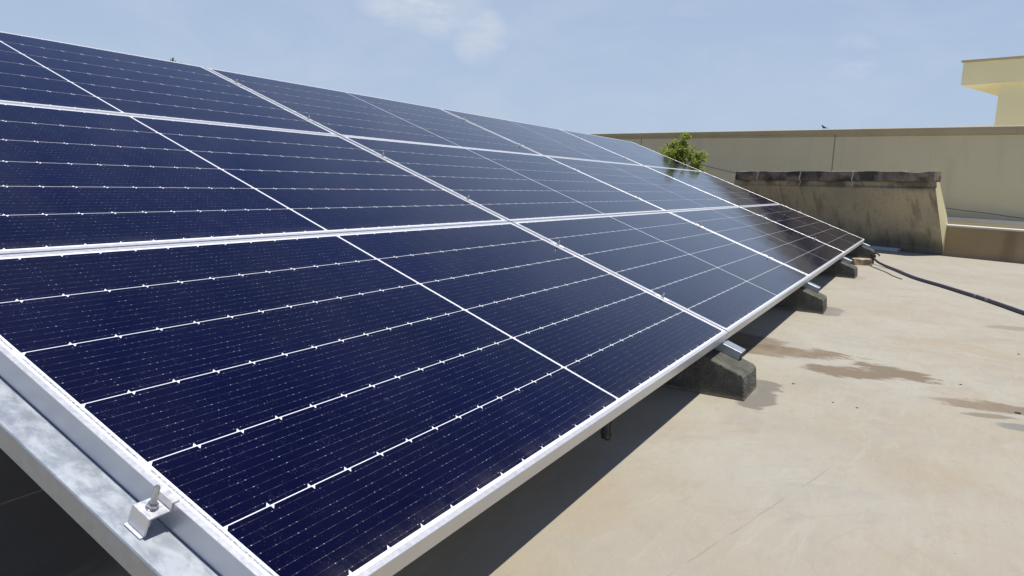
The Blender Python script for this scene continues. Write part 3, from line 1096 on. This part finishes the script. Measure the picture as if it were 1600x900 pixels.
# cable sagging along the tall wall
bm = bmesh.new()
cp = [wp(-8.0, -2.87, 1.50), wp(-6.217, -2.87, 1.255), wp(-5.3, -2.87, 1.10), wp(-3.0, -2.87, 0.80), wp(-1.06, -2.87, 0.612), wp(-0.44, -2.87, 0.565), wp(0.12, -2.87, 0.519), wp(1.2, -2.87, 0.49)]
tube(bm, smooth_path(cp, 8), 0.006, 6)
tag(link("wall_cable", bm, M_WIRE), "thin dark cable sagging along the tall khaki wall", "cable")


# ------------------------------------------------------------------ plants
def shrub(name, base, lobes, label, n_leaf, leaf, mleaf, branches=True, seed=1):
    rnd = random.Random(seed)
    e = empty(name, Matrix.Translation(base))
    tag(e, label, "shrub")
    inv = e.matrix_world.inverted()
    bm = bmesh.new()
    root = Vector(base)
    for c, r in lobes:
        c = Vector(c)
        midp = root.lerp(c, 0.5) + Vector((rnd.uniform(-.06, .06), rnd.uniform(-.06, .06), 0.05))
        tube(bm, smooth_path([root, midp, c], 5), lambda t: 0.018 * (1 - 0.75 * t), 6)
        for k in range(5):
            d = Vector((rnd.gauss(0, 1), rnd.gauss(0, 1), rnd.gauss(0.4, 1))).normalized() * r * 0.85
            tube(bm, [c - (c - midp) * 0.3, c + d], lambda t: 0.006 * (1 - 0.6 * t), 5)
    link("stems", bm, M_BARK, e).matrix_local = inv
    bm = bmesh.new()
    lobes = [(c, r * 0.84) for c, r in lobes]
    tot = sum(r ** 2 for _, r in lobes)
    for c, r in lobes:
        c = Vector(c)
        clumps = [c + Vector((rnd.gauss(0, .5), rnd.gauss(0, .5), rnd.gauss(0, .5))) * r for _ in range(max(3, int(9 * r / 0.15)))]
        for k in range(int(n_leaf * r * r / tot)):
            p = rnd.choice(clumps) + Vector((rnd.gauss(0, 1), rnd.gauss(0, 1), rnd.gauss(0, 1))) * r * 0.22
            d = Vector((rnd.gauss(0, 1), rnd.gauss(0, 1), rnd.gauss(0.1, 0.8))).normalized()
            up = Vector((rnd.gauss(0, .6), rnd.gauss(0, .6), 1)).normalized()
            sd = d.cross(up)
            if sd.length < 1e-3:
                continue
            sd.normalize()
            L = leaf * rnd.uniform(0.6, 1.25)
            w = L * 0.28
            nn = sd.cross(d) * (w * 0.5)
            a, b2, c2, d2 = p, p + d * L * .45 + sd * w - nn, p + d * L, p + d * L * .45 - sd * w - nn
            m2 = p + d * L * .5
            vs = [bm.verts.new(q) for q in (a, b2, c2, d2, m2)]
            bm.faces.new((vs[0], vs[1], vs[4]))
            bm.faces.new((vs[1], vs[2], vs[4]))
            bm.faces.new((vs[2], vs[3], vs[4]))
            bm.faces.new((vs[3], vs[0], vs[4]))
    link("foliage", bm, mleaf, e).matrix_local = inv


shrub("leafy_shrub", (10.80, 2.68, 0.0),
      [((10.74, 2.90, 1.30), 0.17), ((10.75, 2.84, 1.18), 0.18), ((10.77, 2.76, 1.42), 0.11), ((10.79, 2.68, 1.52), 0.085), ((10.78, 2.72, 1.46), 0.08), ((10.80, 2.70, 1.12), 0.18),
       ((10.84, 2.52, 1.22), 0.13), ((10.86, 2.42, 1.24), 0.09), ((10.85, 2.50, 1.02), 0.14), ((10.72, 3.0, 1.05), 0.12), ((10.78, 2.70, 1.30), 0.12), ((10.76, 2.78, 1.30), 0.12), ((10.80, 2.7, 0.85), 0.25)],
      "bright green leafy shrub rising behind the far edge of the panels", 5200, 0.046, M_LEAF, seed=4)
shrub("treetop_sprig", (4.10, 5.66, 0.0),
      [((4.10, 5.64, 1.756), 0.036), ((4.14, 5.58, 1.730), 0.030), ((4.10, 5.66, 1.55), 0.10)],
      "dark tip of a plant peeping over the top edge of the panels at the left", 160, 0.032, M_DLEAF, seed=9)

# small bird on the tall wall
bp = wp(-3.556, -3.08, 2.003)
bird = empty("bird", Matrix.Translation(bp) @ Matrix.Rotation(R(100), 4, "Z"))
tag(bird, "tiny dark bird perched on top of the tall khaki wall", "bird")
bm = bmesh.new()
tube(bm, [(-0.055, 0, 0.034), (-0.03, 0, 0.036), (-0.01, 0, 0.042), (0.012, 0, 0.052), (0.024, 0, 0.066), (0.032, 0, 0.078), (0.042, 0, 0.080), (0.050, 0, 0.077)],
     lambda t: [0.004, 0.012, 0.020, 0.021, 0.014, 0.012, 0.008, 0.002][min(7, int(round(t * 7)))], 10)
for sgn in (-1, 1):
    tube(bm, [(0.004, 0.007 * sgn, 0.035), (0.008, 0.008 * sgn, 0.016), (0.002, 0.008 * sgn, 0.0)], 0.0018, 5)
link("body", bm, M_BIRD, bird, smooth=True)
bm = bmesh.new()
box(bm, -0.095, -0.045, -0.008, 0.008, 0.028, 0.033)
link("tail", bm, M_BIRD, bird)
